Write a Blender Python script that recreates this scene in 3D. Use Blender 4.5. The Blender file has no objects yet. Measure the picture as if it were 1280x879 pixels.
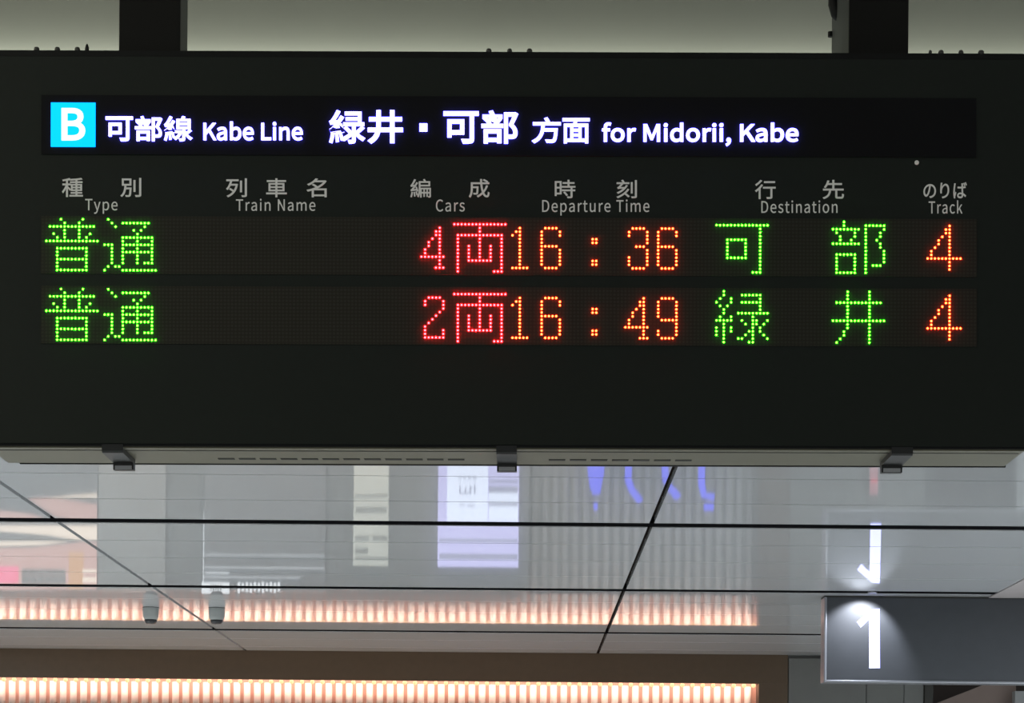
import bpy, bmesh, math, random
from mathutils import Vector, Matrix

C = bpy.context.scene.collection
random.seed(7)

# ------------------------------------------------------------------ camera, light, exposure
F_PX = 2778.0            # focal length in pixels of the 1280 wide frame
PX, PY = 651.0, 1049.0   # where the level view axis meets the (cropped) frame
EYE = 1.6
ROLL = 0.0085            # the phone was held a little askew
TILT = 0.0050            # the board hangs a little askew the other way
D = 5.0                  # distance to the face of the board
S = D / F_PX             # metres per pixel on that face
CEIL = 2.9

cam_d = bpy.data.cameras.new('camera')
cam = bpy.data.objects.new('camera', cam_d)
C.objects.link(cam)
cam.location = (0, 0, EYE)
cam.rotation_euler = (math.pi / 2, -ROLL, 0)
cam_d.sensor_width = 36.0
cam_d.lens = F_PX / 1280 * 36.0
cam_d.shift_x = (640 - PX) / 1280
cam_d.shift_y = (PY - 439.5) / 1280
cam_d.clip_end = 200
bpy.context.scene.camera = cam

vs = bpy.context.scene.view_settings
vs.view_transform = 'Standard'
vs.look = 'None'
vs.exposure = 0.0
vs.gamma = 1.0
vs.use_curve_mapping = False

world = bpy.data.worlds.new('world')
bpy.context.scene.world = world
world.use_nodes = True
bg = world.node_tree.nodes['Background']
bg.inputs[0].default_value = (0.92, 0.97, 1.0, 1)
bg.inputs[1].default_value = 0.29


def area_light(name, loc, target, sx, sy, power, col):
    d = bpy.data.lights.new(name, 'AREA')
    d.shape = 'RECTANGLE'
    d.size, d.size_y = sx, sy
    d.energy = power
    d.color = col
    o = bpy.data.objects.new(name, d)
    C.objects.link(o)
    o.location = loc
    dirv = Vector(target) - Vector(loc)
    o.rotation_euler = dirv.to_track_quat('-Z', 'Y').to_euler()
    return o


# added fill lamp, unseen high on the left, to make the left side brighter
area_light('left_fill', (-3.6, 3.2, 4.1), (-2.6, 6.0, 0.0), 1.6, 0.5, 30, (1.0, 0.96, 0.8))
# unseen fill strips added at both sides to brighten the ceiling by floor bounce
area_light('hall_fill', (-5.0, 10.3, 2.89), (-5.0, 10.3, 0.0), 0.6, 6.4, 370, (0.86, 0.95, 1.0))
area_light('hall_fill', (5.0, 9.7, 2.89), (5.0, 9.7, 0.0), 0.6, 5.4, 420, (0.84, 0.93, 1.0))
# cove lamp behind the board that washes the bulkhead
area_light('cove_lamp', (0, 6.45, 3.80), (0, 6.6, 3.88), 9.0, 0.04, 15, (0.97, 1.0, 0.9))
# lamp row hidden behind the brown fascia that washes the ribs
area_light('fascia_lamp', (-1.0, 15.555, 2.728), (-1.0, 15.66, 2.42), 6.0, 0.03, 15.5, (1.0, 0.70, 0.58))
# unseen warm uplight added at the far wall to lift the ceiling's far end
area_light('far_uplight_fill', (-1.3, 15.0, 1.15), (-1.3, 14.7, 2.9), 4.6, 0.3, 17, (1.0, 0.64, 0.38))
GLYPHS = {
',':(278,'1db0d22180f524612526315f26d1a32681d02591f224020722020e20620a1f01fd1e11e91db1ce1e01b31ef19f20419221e18e22918f22216420e13f1ef1201c5108'),
'1':(555,'1e819037a19037a1dc2e71dc2e746d2a146d25e44f2094392093ff28c3ff28c1dc1e81dc'),
'B':(657,'1f51902de19032c19636f1a83a71c63d11ef3eb2253f42673ef2963e12bd3ca2de3ad2f738830a35f31635f31b38d3333af3583c33863ca3ba3c23f43aa42238444435145c3144692ce46d1f546d.2513362514242c24242f742132241934440a35c3f336a3d536f3ae36b38b35d36e3463563243452f733a2be336.2511da2512ee2d12ee30d2eb33e2e03662ce3822b539329339926a39323d3812193641fd33d1e930c1de2d11da'),
'C':(638,'30918334c18a38819e3bc1bf3ea1ec3b722739320436b1ea33f1da30d1d42cc1dd2941f92672252452612302ab22930123135724639f2693da2974052cf42031042933d4243644163874003a63e43d84203b444238545f34e47330f47a2b646f26844c2274151f53ca1d536d1ca2fe1d528f1f42322251e72651b02b218f'),
'D':(688,'1f51902b019031619b36b1bc3ae1f23de23a3fb2954053013fb36d3de3c83ad40f36a4433144632ac46d1f546d.2511dc2514222a44222f341a3344013663d738a39f39f3573a630139f2ab38a2633662293341ff2f31e52a41dc'),
'K':(646,'1f51902511902512782cf30e3ab1904121903093573ef46d38646d2532fd2512fd25146d1f546d'),
'L':(543,'1f51903921903921df2511df25146d1f546d'),
'M':(812,'1f519024819024832623c3fe2403fe27b3573061da3441da3ce3574093fe40d3fe40132640119045719045746d3e846d35c2e532924c32524c2f02e526446d1f546d'),
'N':(723,'1f519024c19024c3112413f62453f629435f39f1903fe1903fe46d3a646d3a62f03aa27b3b32083ae20835f29f25346d1f546d'),
'T':(599,'28d1902ea1902ea41f3c841f3c846d1af46d1af41f28d41f'),
'a':(563,'26918329a1892c919a2f51b331d1d13201d13281903731903732de36f31e3603543473803233a12f33b62b73bd2783b723e3a620c38f1e237620533722834c24f35f27a36c2a83712cf36c2ed35d30234730f32b31630b3182e82af2d825b2c221b2a51ee2801d42531cb21d1d01f01e01ca1f81ab21819523e188.2831cd25d1d223f1e122a1fb22322322924423a26125927928728e2c629f3182ab3182142f21f52cd1df2a91d2'),
'b':(618,'2db18331818c34f1a63801d03a62093be2523c72a83c12f73ae33b39037236539b3303b42ef3bd2c23b72953a726b38f2443712483d22484ac1ec4ac1ec19023519023d1c82411c82661ab28d1952b5188.2cc1d02af1d328e1dc26b1ee24820824832626e34629235d2b636b2d837030736a32c35734733935a3113652e03682a736326935423433c20931d1ea2f71d7'),
'c':(510,'2c21832f218832019534b1ab3721c734a2053101df2ca1cf29b1d62721e925120823723222826422229f2282da23830d25233727535629e3692cd37030736333934136737d3483963253aa2fa3b82c93bd2853b524739b2123721e933a1ce2f31c429f1cd24c1e620520d1ce2401a527d18c'),
'd':(620,'2a51832d418930019a3281b234a1d034d1d03551903a01903a04ac3444ac3443db34937e3263993033ac2dc3b92b03bd2743b423c39a20c3701e63381ce2f11c529f1cc24b1e12052021cd22f1a426518b.2b91d028d1d62681e924a2072352302282632232a02292db23830d2513372713562963692c037030236334433734421a3221f93011e22de1d5'),
'e':(554,'2c81832fc18732b1933551a437a1ba35a1f731b1d72d21cc2a11d22771e425420023922522625421e28a38c28a3902be38a30737734535837832d39e2f73b52b73bd27a3b424139a20f3711e73381cd2f21c429f1cd24c1e72062101ce2441a528218c.21d2cb2272fd23932725234827136029436f2b93742e136f30236131d34933032833c2fe3402cb'),
'f':(325,'1b13651fb3651fb1902561902563652c93652c93af2563af25640525b4342694552814692a34702c146d2e04612f44a82ca4b52994b92684b42404a322248920c4661ff43a1fb4061fb3af1b13aa'),
'i':(275,'1ec1902481902483af1ec3af.21a41f23342424643025344325745c25347424648723349321a4972014931ef4871e24741de45c1e24431ef430201424'),
'k':(552,'1ec19024619024621f2ac29634b1903ae1902e12d43963af3303af24a2912462912464ac1ec4ac'),
'm':(926,'1ec19024819024831a26c33f28f3592b03682d036d2fd36531d34b32f31e3352dc33519039019039031a3b533f3d83593f936841936d44636546634b47831e47e2dc47e1904d91904d92e84d53284c735d4b13864913a54683b74353bd4053b63d73a03ac37f38135536c38034d3a13233b62eb3bd2bc3b62903a22683852423602403602373af1ec3af'),
'n':(610,'1ec19024819024831a26e33e2913582b53682dc36d30b36532b34b33d31e3432dc34319039e19039e2e839a32838c35d3763863563a532c3b72f83bd2c43b62943a226a3852423602403602373af1ec3af'),
'o':(606,'2bf18330018c33b1a536f1ce3972053b124c3ba29f3b12f339733a36f37233b39b3003b52bf3bd27e3b524339b2103721e833a1cd2f31c429f1cd24c1e82052101ce2431a527e18c.2bf1cf2931d626d1e924d20823623222726422229f2272da23630d24d33726d3562933692bf3702eb36931235633133734930d3582da35d29f3582643492323312083121e92eb1d6'),
'p':(620,'1ec0ab2480ab2481632451c22901932db18331818c34f1a63801d03a62093be2523c72a83c12f73ae33b39037236539b3303b42ef3bd2c03b72933a626938e2423702403702373af1ec3af.2cc1d028f1dc24820824832626e34629335d2b636b2d837030736a32c35734733935a3113652e03682a736326935423433c20931d1ea2f71d7'),
'r':(388,'1ec1902481902482ed26632828934f2ad3642d036b3053623163b12fc3bb2dc3bd2b03b528739f26237b24234c24034c2373af1ec3af'),
's':(468,'27a1832b51892e619930d1b33291d33391fa33f22433825232627630a2922e82a82c22ba29a2c926e2da2492ee22f30622532722b34623e35f25d37028a3762cc36830534633137f30f3972e73ab2ba3b82893bd2523b82243a81ff3901e43711d434c1ce3231d42f91e62d72012bc2212a724629526c2862992742c125f2dd2432e821f2e21fe2ce1e32ac1d127d1ca24f1cf2261dc2001f01dc20b1b01ce1da1b020b198241189'),
't':(377,'2961832ca1892fb1972e91dc2cb1d22ab1cd2831d42691e825b2092572352573652eb3652eb3af2573af25744820b4482013af1ab3aa1ab3651fc3651fc2381ff20520a1d921e1b523b19a263189'),
'u':(607,'28b1832bf18a2ed19e3171bd33e1e53411e53481903941903943af3393af33922e3142052f11e82cd1d72a61d22781da2581f42462212402622403af1e43af1e42571e82171f61e220c1b922d19b257189'),
'y':(521,'1f50a62270ac2510bf2750dc2931022ab12f2c016238c3af3333af2d12822a51e82a01e826a2821fc3af19d3af27718f26b16625713723c11221b0fa1f10f11c70fa1b50b11d20a9'),
'の':(1000,'36c41235538833430430e2982e724f2c122529d21828621d26e22b25924424726723b2952362ce24031425c35928939a2c63d23133fb.3bf41440e4044503e44853b64ab37c4c233a4ca2f14c02a14a525d47b2264471fb40c1dc3cc1c83761bb3a51714131894701b34ba1ec4f023551128b51c2ee5103504ed3a84b53f246942c40b45139d45e32844f2bf4252673e42233911f73311e82c71ef27a2022392202042441dd26e1c429a1bc2c71c52f21df31a20a3402473632953832f33a7383'),
'ば':(1000,'27748121f4892194411fe3881eb29d1f71e72111602571652541882581b527721c2a02922772b223e21f2342ab24637b26643e.4bb4a848a4994c340b4f641d.51f4c74ee4b750e47452942b55c43d.41c23e41d21c4181ef4061cc3e51b73b01af37f1b43581c333f1db3361fd34021e35a2383822483b524e3ea24a.46548840b48840f44a40f3ce3b03cc3073d43073893af38340f3854192833bc28c38028734d2783252603072422f521e2ef1f62f51cc3071a832418c34d1773801693be1653fa16b42717d44719845c1b94681df46b20846b21c4b71e95021a852d1eb4d623146826c45c38950939c5093e945c3d245e44b'),
'り':(1000,'2e34a528b4a828345226f3b626430f2682b526f2702bc2762b82b82ba2f12c83362e537d30e3bf3413f637a41c3b742a3e742140f40742e3dd4443a745236545631a4492aa4222513e620e3981dd33b1bb2d31a630215e37817b3de1a84321e547223649a29d4a831b4a137e48b3d146841643a4484034673c447238746934e44e31c4272f13f72ce3c32b438f2c6419'),
'井':(1000,'1ec4091ec3be2ae3be2ae34f2a92d21cc2d21cc28629d28628523825f1ef2261ab1d716d2171362551662871992ae1d02cb20a2e02472ee28641228641214046014046028653e28653e2d24602d24603be5263be5264094604094604d54124d54124092fc4092fc4d42ae4d42ae409.2f82d22fc34f2fc3be4123be4122d2'),
'先':(1000,'35e4d835e43c2ad43c2d24b12864c126f46e24f4182263c61f637e23735b2673a22903f435e3f435e32a1cd32a1cd2e12d22e12c72922b32492922082611d021c1a01bf17a1da15c1ef13b25316829f1a02d51e22fa22e3122833202e13df2e13df1bb3e11963e817a3f516640a15942815244f1504dc15050015451b16052f17653c19a5451cc54a20f52621c50522e5021e04fa1b24ed19d4d619845719844019943319e42c1a942a1bb42a2e153c2e153c32a3aa32a3aa3f44f43f44f443c3aa43c3aa4d8'),
'列':(1000,'41246441223445c23445c464.4e04d34e01a14db1914ca18c44f18d4681444c714650215151615c52316c52a18352c1a252c4d3.2452be2962822dd2452a720226a1ca22719d1df17a1f815c20c13b2711732cb1bd31921b35a28e38c3173ad3b837f3c63723c32913c32bb45a3cb45a3cb4a21cd4a21cd45a27045a2523ea22b3821fd3251c52d61ff2a424030727837e35b37e3372fa3052872be2bf2702f5'),
'別':(1000,'3e14603e123542a23542a460.4d64c54d61a44d01904bc18a42318b43f13f4b01414f414d50815951616a51f1825211a45214c5.2344673334673333a62343a6.1ef4aa1ef36225d36225630624a2a923624f2171fa1ec1af1b11711ce15a1e613e22b18925d1e227f2472942b333a2b33291dd31418d3061842f118227f18728d16629414430f14433414c35016136218536e1ca3782373812d73822f629d2f62a636237b36237b4aa'),
'刻':(1000,'4e34cc4e31a14de18f4cb18a44318b45c1434c414550215051615b52316b52b18252d1a152d4cc.430465430237477237477465.35c3d232037025436829e3bc2e24173e84173e845c31945c2ff49c2d74dd2924ca2b14942c845c1c645c1c641728b41724a3be21c3881fe36d1e235f1fa3192313242eb3302ad2f12692b921f2881d225e2012222542532a328d2ed2ce33131736d3663a03bc.39e3143672bf32426f2d82272841e722a1af1cb1811fb14229419b32120a3781b73bc16d3f319f3aa1e93512393a02953e22f9'),
'可':(1000,'1c84911c844647b44647b1ad47519745e1903a41933c314244214349414f4ad15b4bd16e4c71894c91ac4c9446544446544491.27736b37e36b37e285277285.22e3b322e1ed2771ed27723d3c823d3c83b3'),
'名':(1000,'2973a12e736633132627b2d61bf2a11e625c28c28d28c1412d71412d71754951754951414e11414e12e43532e43cb32d4373844943e84dc4594aa47849d47433b47437c4ca3264db2f04912a54462473ff1d53bf1f23a420a38528d3d52f942f46d42f43c3f04023b53c037f37734d32638f2d13cc.4951ba2d71ba2d729f49529f'),
'成':(1000,'3b04d73b542e21042e21031520d2ad20123d1e51cf1b416b1d51541f313921b1802381d024b22325727825d2c925e31425e31b31531b30e2632ff2202f22172df21527521a2841f828a1d43031d33261db33f1f035524e35e34135f36125e36125e3e53ba3e53d52ff40423c3991d531c1833531453c11914221ec4471a74721734a31524d91474fc14b51715a52c17553c19f5471d854f22452e23550e24d5091f84ff1bf4f219e4df1944ba19e4981bd4781ed45a22f48f27a4be2cd4e732550a3844bf39748730743e28741d3284063e55473e554742e40242e3fe4d7.42f4a649346b4e242e5114624c049c45c4d4'),
'方':(1000,'3484c236f47438c42b1d442b1d43e22e53e22dd36e2cd2f82ae28727b21f22d1c31be1791dd15d1f513e24b17528f1b52c51fe2ed24d30a2a131e2f94842f94772674692004571be44319c42f19241319036a19737d17338514e42d14b45e15448416e49e19a4b31ea4c42684d331e4d634232a3423373e25383e253842b39242b3d944a3ba4923904de'),
'時':(1000,'34d2613982083cc1b140c1d83d522e389284.4074d940746133546133541e40741e40739f30b39f30b35b48b35b48b2ea3102ea3102a748b2a748b19a48718b4761873f018840914146d1434ac14e4c01584cc1674d317d4d51994d52a754a2a754a2ea4d52ea4d535b55435b55439f45139f45141e52a41e52a4614514614514d9.2b33302b3249222249222330.2b33742223742224522b3452.1dc4971dc1b32221b32222052fa2052fa497'),
'種':(1000,'3413a734126641126641121e33621e3361e24111e24111932fd1932fd1555551555551934591934591e25331e253321e45921e45926652e26652e3a74593a74593ea5423ea5424284594284594724d54815404935124cc4324ad32949b33b46141146c4114283174283173ea4113ea4113a7.3842ee4112ee41129e38429e.4592ee4e92ee4e929e45929e.38436f41136f411320384320.45936f4e936f4e9320459320.2f94ca26849c1bb4781d143f2644582643be1c13be1c137825a37823732020c2ca1dd27b1ac23c1d31f721f26b2642fd2641422ae1422ae2f13092753362b02ae33a2ae37832b37832b3be2ae3be2ae46932d490'),
'緑':(1000,'3432eb3c02663f2291373311.24d24d25d1da26516e29f1792961e4285256.1e42551d11d71b31681ed15320b1c522124a.2af2602cd1ff2e21a63191b93032102e226f.3574b03574704bc4704bc41236e41236e3d74bc3d74bc37e32d37e32d33b41b33b41b27531e1d134919641b22d41b19541818940c1863ad1873c314440f14644015045b16846119546124d48d2134be1df4f41b352c1905421ae55b1c84f82044a12584f829d54b2ea50f30e4cd2c94802844612b946133b54a33b54a37e50037e5004b0.1d228020f2912e52b32f127532c2873152eb2f235b2bb34e2d72ee2322d82ae37132041b2df4412913bd21b3b32724322bf4bf27a4dd22b4401ed3de1cf3b91b33a71cb3621f236c26337b2083081dd2dc1ba2c6'),
'線':(1000,'39b3a24d53a24d534939b349.39b4324d54324d53db39b3db.24624d2551dd25c17529718028e1e727e256.1e42551d11d71b31681ee15220b1c522124a.2a32602bf20b2d21bb3091cd2f421b2d726f.5052e94d12b04942764792af4642eb46430d51d30d51d46e43a46e4644c74114d93ef46e35546e35530d41d30d41d19341a18740c1843a61843bc13f40e14144214b45d16546419346425048b20a4b81cb4eb19652316c5541a75261c44fb1e84d42134b02444f727d53d2bc.3302ba33027b3b327b3922353661f93321c82fa1a432517036e1a43af1ea3e32434072ad3db2bc3cf2ba.1d228020a2902ca2af2d52753122872fc2ec2d935c29f34e2bd2ea22d2d72a337130c41c2cb4422803bc2193b32694322af4bd2694da22343e1e93de1cd3b91b33a71cb3621ef36c25637a20330a1db2dd1b92c7'),
'編':(1000,'24124f24f1e025717828e1822851e9275257.1e42551d11d71b31681ec15320a1c522024b.2972612b02092c31b72f71c82e42182c726e.3fb2e83fb2513a12513a12e8.42d2e84832e848325142d251.3ef4cd41a46c32c46c32c35732a2e532126930c1ed2e617b31f15633c1a63521fe36025a3682b636814b3a114b3a12143fb2143fb16b42d16b42d21448321448316d4b516d4b521450721450718650517d4fd17b4cb17c4db14850a14a52915253b16553f18653f32036c32036d35736d37d51e37d51e46c46146c44c4a442e4dc.4b52e85072e85072514b5251.36d42f4de42f4de3b936d3b9.1d22802092902c52ae2cf27430b2862f52ea2d135a29a34c2b72e82292d629a3722fe41e2c04422793ba2153b12604312a34bd25f4d921d43d1e83dc1cd3b61b43a41cb3621ef36b2523792023071dc2d91bb2c3'),
'行':(1000,'34349c34345452f45452f49c.29b4d92334661b33fe1df3c226a4362e34bb.3173883173404683404681a146219044e18b3b118d3ca14344114448714e49c15a4aa16b4b21824b41a04b434054b34054b388.2c34022883ad24335b1f73111a92d21de2932502fc25013d29a13d29a34e2d639a30a3e8'),
'車':(1000,'22e3ee22e26835b26835b2171c52171c51d235b1d235b13d3a813d3a81d25471d25472173a82173a82684de2684de3ee3a83ee3a843852543852547d3a847d3a84d735b4d735b47d1e347d1e343835b43835b3ee.27630e35b30e35b2a72762a7.3a830e49330e4932a73a82a7.2763af35b3af35b349276349.3a83af4933af4933493a8349'),
'部':(1000,'21d4042433ab25c3572a036b2873bd25e415.4034a340314244614244645e4e745e4b73d947f3504b73104da2d54ec29f4f226e4ed23e4d821f4af2144622174701f34761d04cc1d14ee1d850a1e551f1fb52e21953623d53826753429d5222d75003154c83595093ef5444855114a65054a3.2874ca2b14621e04621e041e3b841e3b84622fe4622ca4dc.3414183213b62f83541c33541c330f3cf30f3cf35434135438c407.1fd2b31fd14724414724417635617635614e3a114e3a12b3.2441ba24426f35626f3561ba'),
'面':(1000,'3152de3e92de3e926d31526d.31531b31538a3e938a3e931b.3152303e92303e91bb3151bb.1ca4961ca44e34c44e3303d01f83d01f81402401402401754c41754c41405101405103d037d3d03a444e54144e541496.2401bb24038a2d038a2d01bb.4c41bb42e1bb42e38a4c438a')}

# ------------------------------------------------------------------ pixel <-> place helpers
def derot(px, py, a):
    dx, dy = px - PX, py - PY
    return dx * math.cos(a) + dy * math.sin(a), -dx * math.sin(a) + dy * math.cos(a)


def W(px, py, y):
    """the point at depth y seen at this pixel"""
    u, v = derot(px, py, ROLL)
    return Vector((u * y / F_PX, y, EYE - v * y / F_PX))


def R(px, py, y):
    """the point at depth y whose image in the glossy ceiling is seen at this pixel"""
    p = W(px, py, y)
    return Vector((p.x, p.y, 2 * CEIL - p.z))


# ------------------------------------------------------------------ materials
def mat(name, col, rough=0.6, metal=0.0, var=0.08, scale=8.0, spec=0.5, bump=0.0, emit=None, es=0.0):
    m = bpy.data.materials.new(name)
    m.use_nodes = True
    nt = m.node_tree
    b = nt.nodes['Principled BSDF']
    b.inputs['Roughness'].default_value = rough
    b.inputs['Metallic'].default_value = metal
    b.inputs['Specular IOR Level'].default_value = spec
    tc = nt.nodes.new('ShaderNodeTexCoord')
    n = nt.nodes.new('ShaderNodeTexNoise')
    n.inputs['Scale'].default_value = scale
    n.inputs['Detail'].default_value = 4
    nt.links.new(tc.outputs['Object'], n.inputs['Vector'])
    r = nt.nodes.new('ShaderNodeMix')
    r.data_type = 'RGBA'
    lo = [c * (1 - var) for c in col]
    hi = [min(1, c * (1 + var)) for c in col]
    r.inputs[6].default_value = (*lo, 1)
    r.inputs[7].default_value = (*hi, 1)
    nt.links.new(n.outputs['Fac'], r.inputs[0])
    nt.links.new(r.outputs[2], b.inputs['Base Color'])
    if bump:
        bp = nt.nodes.new('ShaderNodeBump')
        bp.inputs['Strength'].default_value = bump
        bp.inputs['Distance'].default_value = 0.002
        nt.links.new(n.outputs['Fac'], bp.inputs['Height'])
        nt.links.new(bp.outputs[0], b.inputs['Normal'])
    if emit:
        b.inputs['Emission Color'].default_value = (*emit, 1)
        b.inputs['Emission Strength'].default_value = es
    return m


def glow(name, col, strength=1.0):
    return mat(name, [min(1, c) * 0.2 for c in col], 0.5, emit=col, es=strength, spec=0.2)


def led_panel_mat(name):
    """dark matrix of unlit dots: a grid of slightly lighter discs, in the panel's own metres"""
    m = mat(name, (0.020, 0.019, 0.014), 0.75, spec=0.2)
    nt = m.node_tree
    b = nt.nodes['Principled BSDF']
    tc = nt.nodes.new('ShaderNodeTexCoord')
    sep = nt.nodes.new('ShaderNodeSeparateXYZ')
    nt.links.new(tc.outputs['Object'], sep.inputs[0])

    def math_node(op, a, b2=None):
        k = nt.nodes.new('ShaderNodeMath')
        k.operation = op
        for i, x in enumerate((a, b2)):
            if x is None:
                continue
            if isinstance(x, (int, float)):
                k.inputs[i].default_value = x
            else:
                nt.links.new(x, k.inputs[i])
        return k.outputs[0]
    ds = []
    for ax, p in (('X', PITCH_X * S), ('Z', PITCH_Y * S)):
        t = math_node('ADD', math_node('DIVIDE', sep.outputs[ax], p), 500.0)
        t = math_node('SUBTRACT', math_node('FRACT', t), 0.5)
        ds.append(math_node('MULTIPLY', t, t))
    rr = math_node('SQRT', math_node('ADD', ds[0], ds[1]))
    disc = math_node('LESS_THAN', rr, 0.34)
    mx = nt.nodes.new('ShaderNodeMix')
    mx.data_type = 'RGBA'
    mx.inputs[6].default_value = (0.034, 0.032, 0.024, 1)
    mx.inputs[7].default_value = (0.048, 0.046, 0.035, 1)
    nt.links.new(disc, mx.inputs[0])
    nt.links.new(mx.outputs[2], b.inputs['Base Color'])
    return m


PITCH_X, PITCH_Y = 4.547, 4.525

M = {
    'black_paint': mat('black_paint', (0.018, 0.023, 0.018), 0.62, spec=0.25, bump=0.05, scale=60),
    'rim_black': mat('rim_black', (0.010, 0.011, 0.010), 0.5, spec=0.25),
    'strip_black': mat('strip_black', (0.011, 0.011, 0.012), 0.6, spec=0.12),
    'post_black': mat('post_black', (0.012, 0.012, 0.010), 0.6, spec=0.2),
    'post_side': mat('post_side', (0.055, 0.06, 0.053), 0.6, spec=0.3),
    'plate_olive': mat('plate_olive', (0.20, 0.192, 0.128), 0.45, metal=0.2, spec=0.4),
    'vent_dark': mat('vent_dark', (0.03, 0.03, 0.025), 0.7),
    'latch_black': mat('latch_black', (0.018, 0.019, 0.018), 0.4),
    'latch_lip_lit': mat('latch_lip_lit', (0.62, 0.63, 0.64), 0.4),
    'bolt': mat('bolt', (0.10, 0.10, 0.09), 0.45, metal=0.6),
    'print_grey': mat('print_grey', (0.60, 0.60, 0.56), 0.7, var=0.05, spec=0.2, emit=(0.6, 0.6, 0.55), es=0.22),  # grey print with a faint glow added
    'led_panel': led_panel_mat('led_panel'),
    'led_green': glow('led_green', (0.024, 1.0, 0.005), 65.0),
    'led_red': glow('led_red', (1.0, 0.0032, 0.0045), 240.0),
    'led_orange': glow('led_orange', (1.0, 0.018, 0.003), 130.0),
    'white_light': glow('white_light', (0.088, 0.080, 0.80), 22.0),
    'cyan_light': glow('cyan_light', (0.0, 0.26, 1.0), 2.9),
    'badge_white': glow('badge_white', (1.0, 1.0, 1.0), 1.3),
    'ceiling_white': mat('ceiling_white', (0.60, 0.615, 0.63), 0.03, var=0.02, scale=1.2, spec=0.42),
    'slot_black': mat('slot_black', (0.008, 0.008, 0.009), 0.9, spec=0.0),
    'seam_brown': mat('seam_brown', (0.03, 0.024, 0.02), 0.9, spec=0.0),
    'matte_panel': mat('matte_panel', (0.40, 0.365, 0.36), 0.6),
    'bulkhead': mat('bulkhead', (0.34, 0.35, 0.30), 0.8, var=0.05, scale=3),
    'upper_ceiling': mat('upper_ceiling', (0.35, 0.36, 0.33), 0.8),
    'fascia_brown': mat('fascia_brown', (0.085, 0.055, 0.030), 0.5, var=0.12, scale=20),
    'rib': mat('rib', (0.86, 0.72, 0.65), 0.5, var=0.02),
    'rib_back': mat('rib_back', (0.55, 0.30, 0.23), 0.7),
    'led_warm': glow('led_warm', (1.0, 0.56, 0.28), 1.4),
    'pillar_grey': mat('pillar_grey', (0.36, 0.375, 0.37), 0.5),
    'cladding_grey': mat('cladding_grey', (0.135, 0.14, 0.130), 0.5),
    'pillar_dark': mat('pillar_dark', (0.19, 0.205, 0.205), 0.4),
    'panel_grey': mat('panel_grey', (0.24, 0.255, 0.27), 0.3),
    'edge_light': glow('edge_light', (0.9, 0.95, 1.0), 1.1),
    'poster': mat('poster', (0.62, 0.66, 0.60), 0.6, emit=(0.7, 0.75, 0.68), es=0.35),  # paper given a faint added glow
    'poster_ink': mat('poster_ink', (0.36, 0.40, 0.38), 0.6),
    'sheet_light': glow('sheet_light', (0.72, 0.80, 1.0), 1.75),
    'sheet_lilac': glow('sheet_lilac', (0.60, 0.59, 1.0), 1.35),
    'sheet_ink': glow('sheet_ink', (0.40, 0.42, 0.62), 1.0),
    'blue_neon': glow('blue_neon', (0.10, 0.11, 1.0), 1.5),
    'red_lamp': glow('red_lamp', (1.0, 0.12, 0.2), 0.9),
    'pink_dim': glow('pink_dim', (0.75, 0.34, 0.40), 0.55),
    'shop_pink': glow('shop_pink', (0.80, 0.50, 0.45), 0.9),
    'shop_cream': glow('shop_cream', (1.0, 0.86, 0.72), 1.2),
    'shop_hot': glow('shop_hot', (1.0, 0.22, 0.36), 1.2),
    'shop_orange': glow('shop_orange', (0.85, 0.48, 0.26), 0.9),
    'shop_menu': glow('shop_menu', (0.50, 0.42, 0.40), 0.6),  # glow added so the menu shows brighter in its reflection
    'shop_ink': mat('shop_ink', (0.3, 0.33, 0.33), 0.5),
    'sign_face': mat('sign_face', (0.055, 0.060, 0.068), 0.5, metal=0.0, var=0.1, scale=14),
    'silver': mat('silver', (0.36, 0.37, 0.40), 0.35, metal=0.8),
    'numeral': glow('numeral', (0.42, 0.44, 1.0), 3.2),
    'dome_grey': mat('dome_grey', (0.40, 0.42, 0.41), 0.4),
    'dome_dark': mat('dome_dark', (0.035, 0.035, 0.038), 0.2),
    'floor': mat('floor', (0.62, 0.61, 0.59), 0.35, var=0.08, scale=1.5),
    'recess': mat('recess', (0.06, 0.045, 0.038), 0.7),
    'recess_pink': mat('recess_pink', (0.30, 0.23, 0.20), 0.7),
    'joint': mat('joint', (0.14, 0.145, 0.14), 0.8),
}


# ------------------------------------------------------------------ mesh helpers
def obj(name, bm, m, parent=None, smooth=False):
    me = bpy.data.meshes.new(name)
    bmesh.ops.recalc_face_normals(bm, faces=bm.faces)
    bm.to_mesh(me)
    bm.free()
    for mm in (m if isinstance(m, (list, tuple)) else [m]):
        me.materials.append(M[mm])
    if smooth:
        for p in me.polygons:
            p.use_smooth = True
    o = bpy.data.objects.new(name, me)
    C.objects.link(o)
    if parent:
        o.parent = parent
    return o


def box(bm, x0, x1, y0, y1, z0, z1, bevel=0.0, mi=0):
    vs_ = [bm.verts.new((x, y, z)) for x in (x0, x1) for y in (y0, y1) for z in (z0, z1)]
    idx = ((0, 1, 3, 2), (4, 6, 7, 5), (0, 4, 5, 1), (2, 3, 7, 6), (0, 2, 6, 4), (1, 5, 7, 3))
    fs = [bm.faces.new([vs_[i] for i in f]) for f in idx]
    for f in fs:
        f.material_index = mi
    if bevel:
        es = list({e for f in fs for e in f.edges})
        bmesh.ops.bevel(bm, geom=es, offset=bevel, segments=2, profile=0.5, affect='EDGES')
    return bm


def boxm(*a, **k):
    return box(bmesh.new(), *a, **k)


def prism(bm, pts, ext):
    """closed outline pts (Vectors) pushed by vector ext"""
    a = [bm.verts.new(p) for p in pts]
    b = [bm.verts.new(p + ext) for p in pts]
    bm.faces.new(a)
    bm.faces.new(list(reversed(b)))
    n = len(pts)
    for i in range(n):
        bm.faces.new((a[i], b[i], b[(i + 1) % n], a[(i + 1) % n]))
    return bm


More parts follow.
